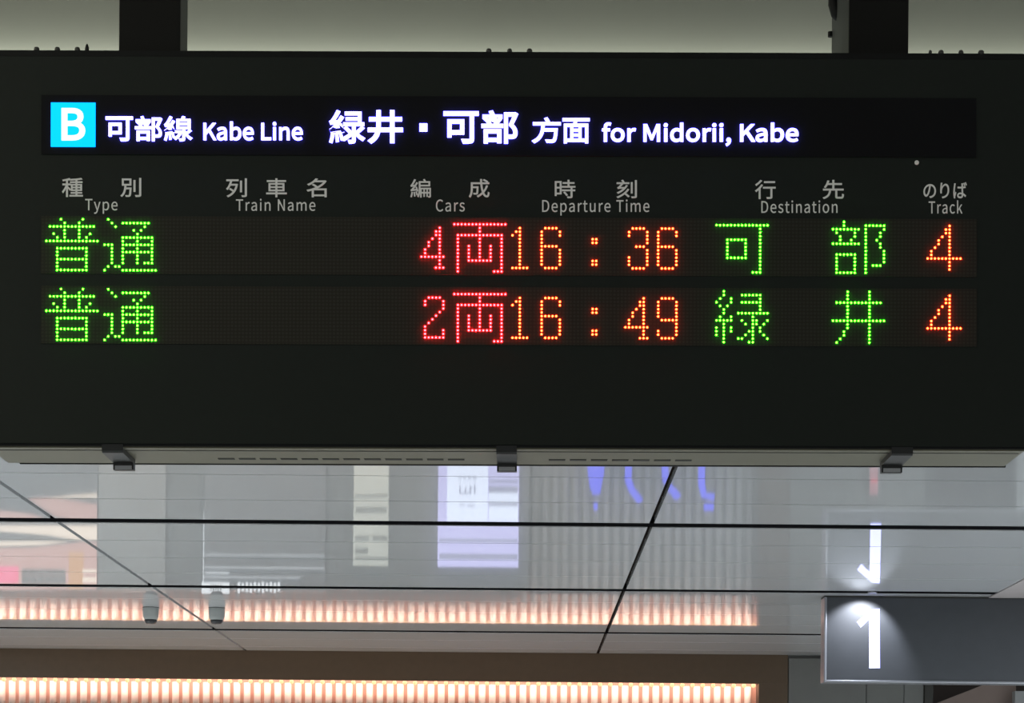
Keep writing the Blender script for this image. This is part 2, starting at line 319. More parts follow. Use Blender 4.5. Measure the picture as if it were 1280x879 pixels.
def lathe(bm, cx, cy, prof, seg=20):
    """prof: list of (r, z) around a vertical axis"""
    rings = []
    for r, z in prof:
        if r < 1e-6:
            rings.append([bm.verts.new((cx, cy, z))])
        else:
            rings.append([bm.verts.new((cx + r * math.cos(2 * math.pi * i / seg), cy + r * math.sin(2 * math.pi * i / seg), z)) for i in range(seg)])
    for a, b in zip(rings, rings[1:]):
        for i in range(seg):
            j = (i + 1) % seg
            if len(a) == 1 and len(b) == 1:
                continue
            if len(a) == 1:
                bm.faces.new((a[0], b[i], b[j]))
            elif len(b) == 1:
                bm.faces.new((a[i], b[0], a[j]))
            else:
                bm.faces.new((a[i], b[i], b[j], a[j]))
    return bm


def tube(bm, pts, r, seg=8):
    rings = []
    n = len(pts)
    for i, p in enumerate(pts):
        t = (pts[min(i + 1, n - 1)] - pts[max(i - 1, 0)]).normalized()
        a = t.cross(Vector((0, 1, 0)))
        if a.length < 1e-4:
            a = Vector((1, 0, 0))
        a.normalize()
        b = t.cross(a)
        rings.append([bm.verts.new(p + (a * math.cos(2 * math.pi * k / seg) + b * math.sin(2 * math.pi * k / seg)) * r) for k in range(seg)])
    for q, w in zip(rings, rings[1:]):
        for k in range(seg):
            bm.faces.new((q[k], w[k], w[(k + 1) % seg], q[(k + 1) % seg]))
    bm.faces.new(rings[0])
    bm.faces.new(list(reversed(rings[-1])))
    return bm


def empty(name, loc, label=None, cat=None, group=None, ry=0.0):
    o = bpy.data.objects.new(name, None)
    C.objects.link(o)
    o.location = loc
    o.rotation_euler = (0, ry, 0)
    o.empty_display_size = 0.1
    if label:
        o['label'] = label
        o['category'] = cat
    if group:
        o['group'] = group
    return o


def tag(o, label, cat, group=None):
    o['label'] = label
    o['category'] = cat
    if group:
        o['group'] = group
    return o


def structure(name, bm, m, label=None, cat=None):
    o = obj(name, bm, m)
    o['kind'] = 'structure'
    if label:
        o['label'] = label
        o['category'] = cat
    return o


def decode(c):
    adv, s = GLYPHS[c]
    return adv, [[(int(k[i:i + 3], 16) - 400, int(k[i + 3:i + 6], 16) - 400) for i in range(0, len(k), 6)] for k in s.split('.')]


def outline_mesh(name, polys, depth, offset):
    """flat outlines (metres, x right / z up) filled and extruded towards the viewer (-Y)"""
    cu = bpy.data.curves.new(name, 'CURVE')
    cu.dimensions = '2D'
    cu.fill_mode = 'BOTH'
    cu.extrude = depth / 2
    cu.offset = offset
    for p in polys:
        sp = cu.splines.new('POLY')
        sp.points.add(len(p) - 1)
        for q, (x, z) in zip(sp.points, p):
            q.co = (x, z, 0, 1)
        sp.use_cyclic_u = True
    t = bpy.data.objects.new(name, cu)
    C.objects.link(t)
    dg = bpy.context.evaluated_depsgraph_get()
    me = bpy.data.meshes.new_from_object(t.evaluated_get(dg))
    bpy.data.objects.remove(t)
    bpy.data.curves.remove(cu)
    me.name = name
    me.transform(Matrix(((1, 0, 0, 0), (0, 0, -1, -depth / 2), (0, 1, 0, 0), (0, 0, 0, 1))))
    me.materials.clear()
    return me


def run_outline(text, track=0):
    x, polys = 0, []
    for ch in text:
        if ch == ' ':
            x += 230 + track
            continue
        adv, ps = decode(ch)
        polys += [[(a + x, b) for a, b in p] for p in ps]
        x += adv + track
    return polys


# ------------------------------------------------------------------ the setting
YF, YE = 6.6, 15.56      # front and far edge of the glossy ceiling
SLOTS = (6.78, 9.18, 11.58, 13.98)
SEAMS = (-4.39, -1.932, 0.526, 2.984)
bm = bmesh.new()
xs = [-6.5] + list(SEAMS) + [6.5]
ys = []
y = YF
bounds = [YF] + list(SLOTS) + [YE]
for k, (a, b) in enumerate(zip(bounds, bounds[1:])):
    a2 = a + (0.06 if k else 0)
    b2 = b - (0.06 if k < len(bounds) - 2 else 0)
    n = 4 if b - a > 2 else (3 if b - a > 1.5 else 1)
    e = [a2] + [a + (b - a) * i / 4 for i in range(1, 4)] + [b2] if n == 4 else ([a2, a + 0.6, a + 1.2, b2] if n == 3 else [a2, b2])
    ys += list(zip(e, e[1:]))
for ya, yb in ys:
    for xa, xb in zip(xs, xs[1:]):
        box(bm, xa + 0.010, xb - 0.010, ya + 0.004, yb - 0.004, CEIL, CEIL + 0.03)
structure('ceiling', bm, 'ceiling_white')
structure('trim_1', boxm(-6.6, 6.6, YF, YE + 0.3, CEIL + 0.031, CEIL + 0.06), 'seam_brown')
for k, sy in enumerate(SLOTS):
    structure('trim_%d' % (k + 2), boxm(-6.5, 6.5, sy - 0.055, sy + 0.055, CEIL + 0.002, CEIL + 0.028), 'slot_black')
structure('wall_bulkhead', boxm(-6.6, 6.6, YF - 0.1, YF - 0.005, CEIL - 0.02, 4.25), 'bulkhead')
structure('trim_10', boxm(-6.6, 6.6, YF - 0.24, YF - 0.101, 3.68, 3.74), 'upper_ceiling')
structure('ceiling_upper', boxm(-6.6, 6.6, -3.0, YF - 0.1, 4.25, 4.35), 'upper_ceiling')
structure('floor', boxm(-7, 7, -3, 19.5, -0.1, 0), 'floor')
structure('trim_6', boxm(2.46, 6.4, 9.26, 13.9, CEIL - 0.006, CEIL - 0.001), 'matte_panel')

# far wall: brown fascia over the ribs, brown jamb, grey cladding, recess
YB = 15.5
fx1 = W(985, 830, YB).x
zf = W(651, 852.3, YB).z
structure('wall_fascia', boxm(-6.5, fx1, YB, YB + 0.035, zf, CEIL - 0.001), 'fascia_brown')
jx0 = W(948.5, 860, YB).x
structure('wall_jamb', boxm(jx0, fx1, YB + 0.004, YB + 0.5, 0, zf), 'fascia_brown')
gx1 = W(1155, 866, YB).x
bm = bmesh.new()
cuts = [fx1 + 0.004, W(1083, 866, YB).x, W(1130, 866, YB).x, gx1]
ztop = W(1010, 823, YB).z
for a, b in zip(cuts, cuts[1:]):
    box(bm, a + 0.002, b - 0.002, YB, YB + 0.06, 0, ztop, bevel=0.002)
box(bm, fx1 + 0.004, gx1, YB + 0.03, YB + 0.5, 0, CEIL - 0.002)
structure('wall_cladding', bm, 'cladding_grey')
structure('wall_recess', boxm(gx1, 6.5, 17.5, 17.6, 0, 3.3), 'recess')
structure('wall_back', boxm(-6.6, gx1 + 0.02, 16.1, 16.2, 0, 3.3), 'recess')
structure('trim_7', boxm(gx1 + 0.002, gx1 + 0.06, YB - 0.02, YB + 0.3, 0, CEIL - 0.002), 'vent_dark')
bm = bmesh.new()
p = [W(1172, 879, 16.8), W(1236, 854, 16.8), W(1270, 850, 16.8), W(1270, 1000, 16.8), W(1172, 1000, 16.8)]
prism(bm, p, Vector((0, 0.2, 0)))
structure('trim_8', bm, 'recess_pink')
structure('trim_9', boxm(W(1269, 862, 16.6).x, 6.0, 16.6, 16.7, 0, W(1269, 864, 16.6).z), 'pillar_grey')

# ------------------------------------------------------------------ ribbed light wall
RP = 12.9 * YB / F_PX
rx1 = W(942.5, 860, 15.58).x
bm = bmesh.new()
bm2 = bmesh.new()
zl = R(651, 741, 15.58).z
nr = 82
for k in range(nr):
    cx = rx1 - RP * (k + 0.5)
    r = RP * 0.33
    prof = [(cx + r * math.cos(math.pi * j / 10), 15.66 - r * math.sin(math.pi * j / 10)) for j in range(11)]
    a = [bm.verts.new((x, yy, zl)) for x, yy in prof]
    b = [bm.verts.new((x, yy, zf - 0.012)) for x, yy in prof]
    for j in range(10):
        bm.faces.new((a[j], a[j + 1], b[j + 1], b[j]))
    bm.faces.new(a)
    bm.faces.new(b)
    box(bm2, cx - r * 0.8, cx + r * 0.8, 15.635, 15.662, 0, zl - 0.02, bevel=0.003)
rw = empty('ribbed_light_wall', (rx1 - nr * RP / 2, 15.6, zl),
           'glowing pink-white ribbed wall panel below the brown fascia', 'wall panel')
box(bm2, rx1 - nr * RP, jx0 - 0.001, 15.662, 15.70, 0, zl - 0.02)
structure('wall_ribbed_grey', bm2, 'pillar_grey')
off = -rw.location
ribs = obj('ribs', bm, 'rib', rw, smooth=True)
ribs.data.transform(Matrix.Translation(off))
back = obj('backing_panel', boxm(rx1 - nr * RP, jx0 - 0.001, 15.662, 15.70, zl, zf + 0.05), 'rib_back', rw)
back.data.transform(Matrix.Translation(off))
bm = bmesh.new()
bmesh.ops.create_uvsphere(bm, u_segments=10, v_segments=6, radius=0.016)
led0 = obj('bulb', bm, 'led_warm', rw, smooth=True)
for k in range(78):
    o = led0 if k == 0 else led0.copy()
    if k:
        C.objects.link(o)
        o.parent = rw
    o.location = Vector((rx1 - RP * k - (0.006 if k == 0 else 0), 15.56, zf - 0.010)) + off

# ------------------------------------------------------------------ what stands below the frame at the far wall, seen in the ceiling
YS = 15.44


def refl_box(bm, px0, py0, px1, py1, y, th, mi=0, bevel=0.0):
    a, b = R(px0, (py0 + py1) / 2, y), R(px1, (py0 + py1) / 2, y)
    mx = (px0 + px1) / 2
    z0, z1 = R(mx, py0, y).z, R(mx, py1, y).z
    return box(bm, a.x, b.x, y, y + th, min(z0, z1), max(z0, z1), mi=mi, bevel=bevel)


def refl_obj(name, rects, y, th, m, parent=None):
    bm = bmesh.new()
    for r in rects:
        refl_box(bm, *r, y, th)
    o = obj(name, bm, m, parent)
    if parent:
        o.data.transform(Matrix.Translation(-parent.location))
    return o


def standing(px0, px1, pytop, y0, y1, m, name):
    a, b = R(px0, pytop, y0), R(px1, pytop, y0)
    return structure(name, boxm(a.x, b.x, y0, y1, 0, R((px0 + px1) / 2, pytop, y0).z), m)


standing(122, 206, 738, YS, YB + 0.06, 'pillar_grey', 'wall_pier')
standing(206, 255, 738, YS + 0.02, YB + 0.06, 'pillar_dark', 'wall_dark')
standing(406, 528, 738, YS + 0.02, YB + 0.06, 'pillar_dark', 'wall_dark_panel')
standing(528, 660, 738, YS + 0.02, YB + 0.06, 'panel_grey', 'wall_grey_panel')

# glass-fronted panel with pale edge lines and a lit name plate
t = empty('wall_display', R(330, 738, YS) * 1.0, 'grey panel with pale edge lines and white name plate, mirrored in the ceiling', 'display')
t.location.z = 0
a, b = R(255, 738, YS), R(406, 738, YS)
o = obj('panel', boxm(a.x, b.x, YS, YB + 0.05, 0, a.z), 'panel_grey', t)
o.data.transform(Matrix.Translation(-t.location))
YL = YS - 0.012
for r in ((254, 694, 405, 694.6), (254, 709.6, 406, 710.3), (255, 721.6, 375, 722.2), (257, 715.4, 286, 717.0)):
    refl_obj('edge_line', [r], YL, 0.010, 'edge_light', t)
refl_obj('edge_line', [(254, 640, 254.6, 738)], YL, 0.010, 'edge_light', t)
refl_obj('name_plate', [(252, 728, 286.5, 742)], YL, 0.010, 'edge_light', t)
refl_obj('name_plate_marks', [(263 + 3 * k, 731, 264.6 + 3 * k, 739) for k in range(5)], YL - 0.002, 0.0018, 'pillar_dark', t)
refl_obj('plate_marks', [(297 + 5 * k, 728 + (k % 2), 300 + 5 * k, 741 - (k * 2 % 3)) for k in range(11)], YL, 0.010, 'edge_light', t)

# pale notice
t = empty('notice_board', R(463, 706, YS), 'tall pale notice with dark rows, mirrored in the ceiling beside the white lit sheet', 'notice')
refl_obj('sheet', [(442, 555, 485.5, 707)], YS - 0.02, 0.038, 'poster', t)
for r in ((444, 618, 484, 622), (445, 634, 483, 641), (444, 670, 461, 676), (465, 670, 484, 676), (444, 685, 460, 692), (444, 696, 485, 700)):
    refl_obj('text_row', [r], YS - 0.023, 0.0028, 'poster_ink', t)

# lit sheet
t = empty('illuminated_sign', R(597, 708, YS), 'white and lilac lit notice sheet mirrored brightly in the ceiling below the middle latch', 'sign')
refl_obj('light_box', [(547.5, 550, 648.5, 708)], YS - 0.03, 0.048, 'sheet_lilac', t)
refl_obj('bright_sheet', [(559, 550, 610, 652)], YS - 0.034, 0.0038, 'sheet_light', t)
refl_obj('bright_sheet', [(611, 616, 647.5, 652)], YS - 0.034, 0.0038, 'sheet_light', t)
for r in ((549, 674, 647, 678), (549, 692.5, 647, 699.5), (611, 600, 647, 603.5), (611, 608, 647, 616), (611, 628, 647, 632.5)):
    refl_obj('shade_row', [r], YS - 0.036, 0.0018, 'sheet_ink', t)
for r in ((574, 608, 576, 617), (575, 615.5, 589, 617.5), (581, 610, 582.8, 617), (587, 608, 589, 617), (592.5, 606, 594.2, 617), (590, 610, 597, 611.2),
          (573, 596, 577, 598.6), (579, 596, 583, 598.6), (585, 596, 589, 598.6), (591, 596, 596, 598.6), (574, 630, 581, 632), (584, 631, 594, 633)):
    refl_obj('text_mark', [r], YS - 0.036, 0.0018, 'sheet_ink', t)

# blue letters in front of the ribs
t = empty('blue_neon_sign', R(810, 640, YS), 'blue glowing letter shapes mirrored in the ceiling right of the middle latch', 'sign')
strokes = [
    [[(737, 560), (739, 590), (742, 612)], [(752, 560), (751, 590), (746, 616)], [(744, 560), (744.5, 600), (744.5, 618)], [(742, 633), (747, 633)]],
    [[(790, 560), (786, 580), (785, 600), (790, 613), (797, 622), (801, 627)]],
    [[(834, 560), (831, 580), (832, 600), (838, 611), (845, 618), (849, 622)], [(841, 612), (846, 622)]],
    [[(894, 566), (880, 570), (877, 586), (877, 606), (880, 619), (893, 622)], [(880, 634), (892, 634)]],
]
for st in strokes:
    bm = bmesh.new()
    for s_ in st:
        tube(bm, [R(x, yy, YS - 0.05) for x, yy in s_], 0.024)
    o = obj('letter', bm, 'blue_neon', t, smooth=True)
    o.data.transform(Matrix.Translation(-t.location))
a, b = R(735, 566, YS), R(895, 566, YS)
o = obj('mounting_rail', boxm(a.x, b.x, YS - 0.03, YB + 0.1, a.z - 0.03, a.z), 'pillar_dark', t)
o.data.transform(Matrix.Translation(-t.location))

# red lamp on the grey cladding
t = empty('red_lamp', R(1093, 600, YS), 'small red lamp mirrored in the ceiling beside the right latch', 'lamp')
refl_obj('lamp_tube', [(1088.5, 572, 1097.5, 617)], YS, 0.05, 'pink_dim', t)
refl_obj('lamp_lens', [(1089, 599, 1097, 603)], YS - 0.006, 0.0055, 'red_lamp', t)
refl_obj('lamp_plate', [(1085, 570, 1101, 618)], YS + 0.05, 0.012, 'pillar_dark', t)

# shop front
t = empty('shop_front', Vector((R(60, 700, YS).x, YS, 0)), 'pink shop front with curved bands shaped as warped reflections, mirrored in the ceiling at the far left', 'shop')
a, b = R(-60, 738, YS), R(121, 738, YS)
o = obj('fascia_panel', boxm(a.x, b.x, YS, YB + 0.05, 0, R(30, 738, YS).z), 'panel_grey', t)
o.data.transform(Matrix.Translation(-t.location))


def band(name, top, bottom, m, y=YS - 0.012, th=0.011):
    pts = [R(x, yy, y) for x, yy in top] + [R(x, yy, y) for x, yy in reversed(bottom)]
    bm = bmesh.new()
    prism(bm, pts, Vector((0, th, 0)))
    o = obj(name, bm, m, t)
    o.data.transform(Matrix.Translation(-t.location))


band('warped_reflection', [(36, 623), (60, 622), (90, 626), (121, 631)], [(36, 624), (70, 646), (95, 650), (121, 650)], 'shop_pink')  # curved glowing bands are added shapes for the ceiling's warped reflections
band('warped_reflection', [(60, 622.5), (90, 619), (121, 617)], [(60, 623), (90, 622), (121, 622)], 'shop_cream')
band('warped_reflection', [(-60, 636), (0, 638), (40, 643), (55, 648)], [(-60, 650), (0, 650), (40, 650), (55, 650)], 'shop_pink')
band('lit_panel', [(-60, 657), (121, 657)], [(-60, 664), (0, 664), (60, 669), (95, 675), (121, 675)], 'shop_cream')
band('warped_reflection', [(-60, 680), (0, 677), (50, 676.5), (84, 677)], [(-60, 684), (0, 682.5), (50, 681.5), (84, 677.6)], 'shop_cream')
band('pink_panel', [(-60, 686), (40, 685), (85, 680), (100, 678), (121, 678)], [(-60, 737), (0, 737), (60, 737), (100, 737), (121, 737)], 'shop_pink', YS - 0.008, 0.007)
refl_obj('pink_sign', [(-20, 708, 23, 729)], YS - 0.012, 0.0035, 'shop_hot', t)
refl_obj('menu_board', [(27, 711, 82, 732)], YS - 0.012, 0.0035, 'shop_menu', t)
refl_obj('menu_row', [(29 + 9 * k, 714, 35 + 9 * k, 717) for k in range(6)], YS - 0.014, 0.0018, 'shop_ink', t)
refl_obj('menu_row', [(29 + 9 * k, 722, 36 + 9 * k, 727) for k in range(6)], YS - 0.014, 0.0018, 'shop_ink', t)
refl_obj('orange_panel', [(86, 690, 104, 737)], YS - 0.012, 0.0035, 'shop_orange', t)
refl_obj('light_bar', [(103, 712, 120.5, 716)], YS - 0.014, 0.005, 'shop_cream', t)
refl_obj('light_bar', [(103, 722, 120.5, 728)], YS - 0.014, 0.005, 'shop_cream', t)

# ------------------------------------------------------------------ ceiling domes
def dome(px, py, label):
    p = W(px, py, 1.0)
    y0 = (CEIL - EYE) / ((p.z - EYE))
    x0 = p.x * y0
    t = empty('dome_camera', (x0, y0, CEIL), label, 'security camera', 'dome cameras on the glossy ceiling')
    r, h = 0.047, 0.094
    o = obj('housing', lathe(bmesh.new(), 0, 0, [(0, -0.0005), (r * 0.98, -0.0005), (r, -0.004), (r * 0.99, -0.03), (r * 0.93, -0.055), (r * 0.80, -h * 0.74), (0, -h * 0.74)]), 'dome_grey', t, True)
    obj('lens_cap', lathe(bmesh.new(), 0, 0, [(0, -h * 0.741), (r * 0.79, -h * 0.741), (r * 0.72, -h * 0.86), (r * 0.58, -h * 0.98), (0, -h)]), 'dome_dark', t, True)
    obj('contact_shadow_ring', lathe(bmesh.new(), 0, 0, [(r * 0.995, -0.001), (r * 1.012, -0.001), (r * 1.012, -0.003), (r * 0.995, -0.003)]), 'dome_dark', t)  # dark ring paints in the contact shadow against the ceiling


dome(188.5, 759.5, 'grey dome camera with dark cap beneath the diagonal ceiling seam')
dome(271, 760, 'grey dome camera with dark cap below the white mirrored name plate')

# ------------------------------------------------------------------ platform sign with the 1
YG = 11.74
sx0, sz0 = W(1029.5, 853, YG).x, W(1085, 853.5, YG).z
SX1 = sx0 + 1.95
t = empty('platform_sign', ((sx0 + SX1) / 2, YG + 0.06, sz0), 'dark grey hanging sign with a glowing white 1 under a small downlight', 'sign')
off = -t.location
sz1 = CEIL - 0.008
o = obj('sign_box', boxm(sx0 + 0.012, SX1, YG, YG + 0.12, sz0 + 0.012, sz1, bevel=0.002), 'sign_face', t)
o.data.transform(Matrix.Translation(off))
o = obj('side_trim', boxm(sx0, sx0 + 0.014, YG - 0.006, YG + 0.126, sz0, sz1, bevel=0.004), 'silver', t)
o.data.transform(Matrix.Translation(off))
o = obj('bottom_trim', boxm(sx0 + 0.012, SX1, YG - 0.006, YG + 0.126, sz0, sz0 + 0.013, bevel=0.004), 'silver', t)
o.data.transform(Matrix.Translation(off))
o = obj('top_rail', boxm(sx0, SX1, YG - 0.004, YG + 0.124, sz1, CEIL - 0.001), 'vent_dark', t)
o.data.transform(Matrix.Translation(off))
one = [(1090, 761.5), (1099.5, 761), (1100, 835.4), (1086.6, 835.6), (1086.4, 775), (1076, 784.8), (1070.8, 777.5)]
bm = bmesh.new()
prism(bm, [W(x, yy, YG - 0.003) for x, yy in one], Vector((0, 0.0028, 0)))
o = obj('numeral', bm, 'numeral', t)
o.data.transform(Matrix.Translation(off))
lx = W(1083, 745, YG).x
dl = obj('downlight', lathe(bmesh.new(), 0, 0, [(0, 0), (0.024, 0), (0.024, -0.010), (0.019, -0.012), (0.017, -0.006), (0, -0.006)]), 'silver', t, True)
dl.location = Vector((lx, YG - 0.20, CEIL + 0.0015)) + off
sd = bpy.data.lights.new('downlight_beam', 'SPOT')
sd.energy = 15.0
sd.spot_size = math.radians(92)
sd.spot_blend = 0.5
sd.shadow_soft_size = 0.008
sd.color = (0.86, 0.9, 1.0)
so = bpy.data.objects.new('downlight_beam', sd)
C.objects.link(so)
so.location = (lx, YG - 0.20, CEIL - 0.016)
so.rotation_euler = Vector((-0.17, 1.0, -1.08)).to_track_quat('-Z', 'Y').to_euler()

# ------------------------------------------------------------------ departure board
BA = ROLL - TILT
REF = derot(633, 559.5, BA)           # bottom centre of the face
rx, rz = REF[0] * S, -REF[1] * S
ct, st = math.cos(TILT), math.sin(TILT)
board = empty('departure_board', (rx * ct - rz * st, D, EYE + rx * st + rz * ct),
              'large black hanging train departure board with green, red and orange lit rows', 'departure board', ry=-TILT)


def BL(px, py, dy=0.0):
    u, v = derot(px, py, BA)
    return Vector((u * S - rx, dy, -v * S - rz))


ub = [-18, 1284]
lx0, lx1 = (BL(x, 310).x for x in ub)
bz1 = BL(633, 64.8).z
DEP = 0.223
bm = bmesh.new()
r = 0.013
outl = []
for cx, cz, a0 in ((lx1 - r, bz1 - r, 0), (lx0 + r, bz1 - r, 90)):
    for k in range(5):
        a = math.radians(a0 + 90 * k / 4)
        outl.append(Vector((cx + r * math.cos(a), 0, cz + r * math.sin(a))))
outl += [Vector((lx0, 0, 0)), Vector((lx1, 0, 0))]
prism(bm, outl, Vector((0, DEP, 0)))
obj('housing', bm, 'rim_black', board)
fz0, fz1 = BL(633, 556.5).z, BL(633, 73).z
obj('face_panel', boxm(lx0 + 0.006, lx1 - 0.006, -0.004, 0.0, fz0, fz1, bevel=0.0012), 'black_paint', board)
YP = -0.004


def plate(name, px0, py0, px1, py1, y0, th, m, parent=board, bevel=0.0):
    a, b = BL(px0, (py0 + py1) / 2), BL(px1, (py0 + py1) / 2)
    z0, z1 = BL((px0 + px1) / 2, py1).z, BL((px0 + px1) / 2, py0).z
    return obj(name, boxm(a.x, b.x, y0 - th, y0, z0, z1, bevel=bevel), m, parent)


header = plate('header_strip', 52.5, 122.0, 1219.5, 196.0, YP, 0.003, 'strip_black')
badge = plate('route_badge', 64.8, 130.2, 120.2, 185.0, YP - 0.003, 0.004, 'cyan_light')
badge['label'] = 'bright cyan square badge with a white B'


def lettering(name, pieces, m, y0, depth, off_px, parent=board):
    """pieces: (text, x0, x1, ytop, ybase, mode) fitted into pixel boxes; mode 'box' fits the outline, 'cap' fits capitals"""
    polys = []
    for text, x0, x1, yt, yb, mode in pieces:
        ps = run_outline(text, 75 if m == 'print_grey' and mode == 'cap' else 0)
        ax = [p[0] for q in ps for p in q]
        az = [p[1] for q in ps for p in q]
        gx0, gx1 = min(ax), max(ax)
        gz0, gz1 = (min(az), max(az)) if mode == 'box' else (0, 733)
        # leave room for the outline offset
        x0, x1, yt, yb = x0 + off_px, x1 - off_px, yt + off_px, yb - off_px
        for q in ps:
            out = []
            for gx, gz in q:
                px = x0 + (gx - gx0) / (gx1 - gx0) * (x1 - x0)
                py = yb + (gz - gz0) / (gz1 - gz0) * (yt - yb)
                v_ = BL(px, py)
                out.append((v_.x, v_.z))
            polys.append(out)
    me = outline_mesh(name, polys, depth, off_px * S)
    me.transform(Matrix.Translation((0, y0, 0)))
    me.materials.append(M[m])
    o = bpy.data.objects.new(name, me)
    C.objects.link(o)
    o.parent = parent
    return o


YH = YP - 0.003
o = lettering('letter', [('B', 78.3, 107.8, 137.3, 177.6, 'box')], 'badge_white', YH - 0.004, 0.002, 1.2, badge)
o['label'] = 'white capital B'
for piece in [('可', 133, 167, 147.5, 178.0, 'box'), ('部', 169.5, 203.5, 147, 178.0, 'box'), ('線', 206, 241, 147, 178.0, 'box')]:
    lettering('line_name_character', [piece], 'white_light', YH, 0.004, 0.42 if piece[0] == '線' else 0.55)
lettering('line_name_lettering', [('Kabe Line', 255, 379, 155.5, 176.7, 'cap')], 'white_light', YH, 0.004, 0.5)
for piece in [('緑', 412, 456.5, 139.5, 181, 'box'), ('井', 460, 504, 139.5, 180.8, 'box'),
                                   ('可', 554.5, 598.5, 141, 181, 'box'), ('部', 601.8, 647.5, 140, 181, 'box')]:
    lettering('direction_character', [piece], 'white_light', YH, 0.004, 0.7 if piece[0] == '緑' else 0.92)
plate('middle_dot', 524.6, 156.2, 534.4, 165.8, YH, 0.004, 'white_light')
for piece in [('方', 665.2, 701, 148.6, 180.4, 'box'), ('面', 703, 737, 149.5, 180.6, 'box')]:
    lettering('direction_suffix_character', [piece], 'white_light', YH, 0.004, 0.6)
lettering('direction_lettering', [('for Midorii, Kabe', 752.2, 997.5, 157, 178.6, 'cap')], 'white_light', YH, 0.004, 0.6)

heads = [
    ([('種', 78, 104.2), ('別', 151, 177)], 223.3, 247, ('Type', 107, 147.4, 249.5, 263.6)),
    ([('列', 283, 309), ('車', 333, 358.8), ('名', 383.6, 408.6)], 223.8, 247.4, ('Train Name', 295.3, 394.5, 250, 264.2)),
    ([('編', 513, 538.8), ('成', 586, 612)], 224.6, 247.8, ('Cars', 545, 581, 250.4, 265)),
    ([('時', 693.4, 719.3), ('刻', 770.6, 796)], 225.6, 248.6, ('Departure Time', 677.7, 811.6, 251, 265.6)),
    ([('行', 943.5, 969.3), ('先', 1028, 1054.6)], 225.8, 249.6, ('Destination', 951.4, 1046.5, 252.2, 266.8)),
    ([('のりば', 1153.8, 1208)], 228.6, 248.8, ('Track', 1160.4, 1202.5, 252.6, 267.6)),
]
for kan, yt, yb, lat in heads:
    for c, x0, x1 in kan:
        lettering('heading_character', [(c, x0, x1, yt, yb, 'box')], 'print_grey', YP, 0.0012, 0.22)
    o2 = lettering('heading_lettering', [(lat[0], lat[1], lat[2], lat[3], lat[4], 'cap')], 'print_grey', YP, 0.0012, 0.06)

# LED rows: two panels 256 x 16 dots; lit characters as raised dots
GL = {
    'fu': "0:4,10;1:5,9;2:1-13;3:5,9;4:2,5,9,12;5:3,5,9,11;6:0-14;8:3-11;9:3,11;10:3,11;11:3-11;12:3,11;13:3,11;14:3-11",
    'tsu': "0:1;1:2,5-12;2:3,11;3:8,10;4:9;5:5-13;6:5,9,13;7:0-2,5-13;8:2,5,9,13;9:2,5-13;10:2,5,9,13;11:2,5,9,13;12:2,5,9,11-13;13:1,3,4;14:0,5-14",
    'ryo': "1:0-14;2:7;3:7;4:1-13;5:1,7,13;6:1,7,13;7:1,4,7,10,13;8:1,4,7,10,13;9:1,4,7,10,13;10:1,4,7,10,13;11:1,4-10,13;12:1,13;13:1,13;14:1,11-13",
    '4': "2:5;3:4,5;4:4,5;5:3,5;6:2,5;7:2,5;8:1,5;9:1,5;10:0-6;11:5;12:5;13:4-6",
    '2': "2:1-4;3:0,5;4:0,5;5:5;6:4;7:3;8:2;9:1;10:0;11:0,5;12:0,5;13:0-5",
    '1': "2:2;3:1,2;4:0,2;5:2;6:2;7:2;8:2;9:2;10:2;11:2;12:2;13:0-4",
    '6': "2:1-4;3:0,5;4:0,5;5:0;6:0;7:0-4;8:0,5;9:0,5;10:0,5;11:0,5;12:0,5;13:1-4",
    ':': "5:0,1;6:0,1;11:0,1;12:0,1",
    '3': "2:1-4;3:0,5;4:0,5;5:5;6:5;7:2-4;8:5;9:5;10:0,5;11:0,5;12:0,5;13:1-4",
    '9': "2:1-4;3:0,5;4:0,5;5:0,5;6:0,5;7:0,5;8:1-5;9:5;10:5;11:0,5;12:0,5;13:1-4",
    'ka': "1:0-14;2:12;3:12;4:12;5:3-8,12;6:3,8,12;7:3,8,12;8:3,8,12;9:3,8,12;10:3-8,12;11:12;12:12;13:12;14:10-12",
    'be': "0:3;1:3,9-14;2:0-7,9,14;3:1,6,9,13;4:2,6,9,13;5:2,5,9,12;6:0-7,9,13;7:9,13;8:9,14;9:1-6,9,14;10:1,6,9,14;11:1,6,9,14;12:1,6,9,11-13;13:1,6,9;14:1-6,9",
    'midori': "0:2;1:2,7-12;2:1,4,12;3:0,4,7-12;4:1,3,12;5:2,12;6:2,6-14;7:1,4,10;8:0-4,7,10,11,14;9:2,8,10,11,13;10:0,2,4,10,12;11:0,2,4,9,10,12;12:0,2,8,10,13;13:2,6,7,10,14;14:2,9,10",
    'i': "0:4,10;1:4,10;2:4,10;3:1-13;4:4,10;5:4,10;6:4,10;7:4,10;8:0-14;9:4,10;10:4,10;11:3,10;12:3,10;13:2,10;14:1,10",
    'big4': "1:6;2:5,6;3:5,6;4:4,6;5:3,6;6:3,6;7:2,6;8:1,6;9:1,6;10:0-9;11:6;12:6;13:6",
}


def dots(key):
    out = []
    for row in GL[key].split(';'):
        rr, cs = row.split(':', 1)
        for part in cs.split(','):
            a, _, b = part.partition('-')
            out += [(c, int(rr)) for c in range(int(a), int(b or a) + 1)]
    return out


DOT_R = 1.22 * S


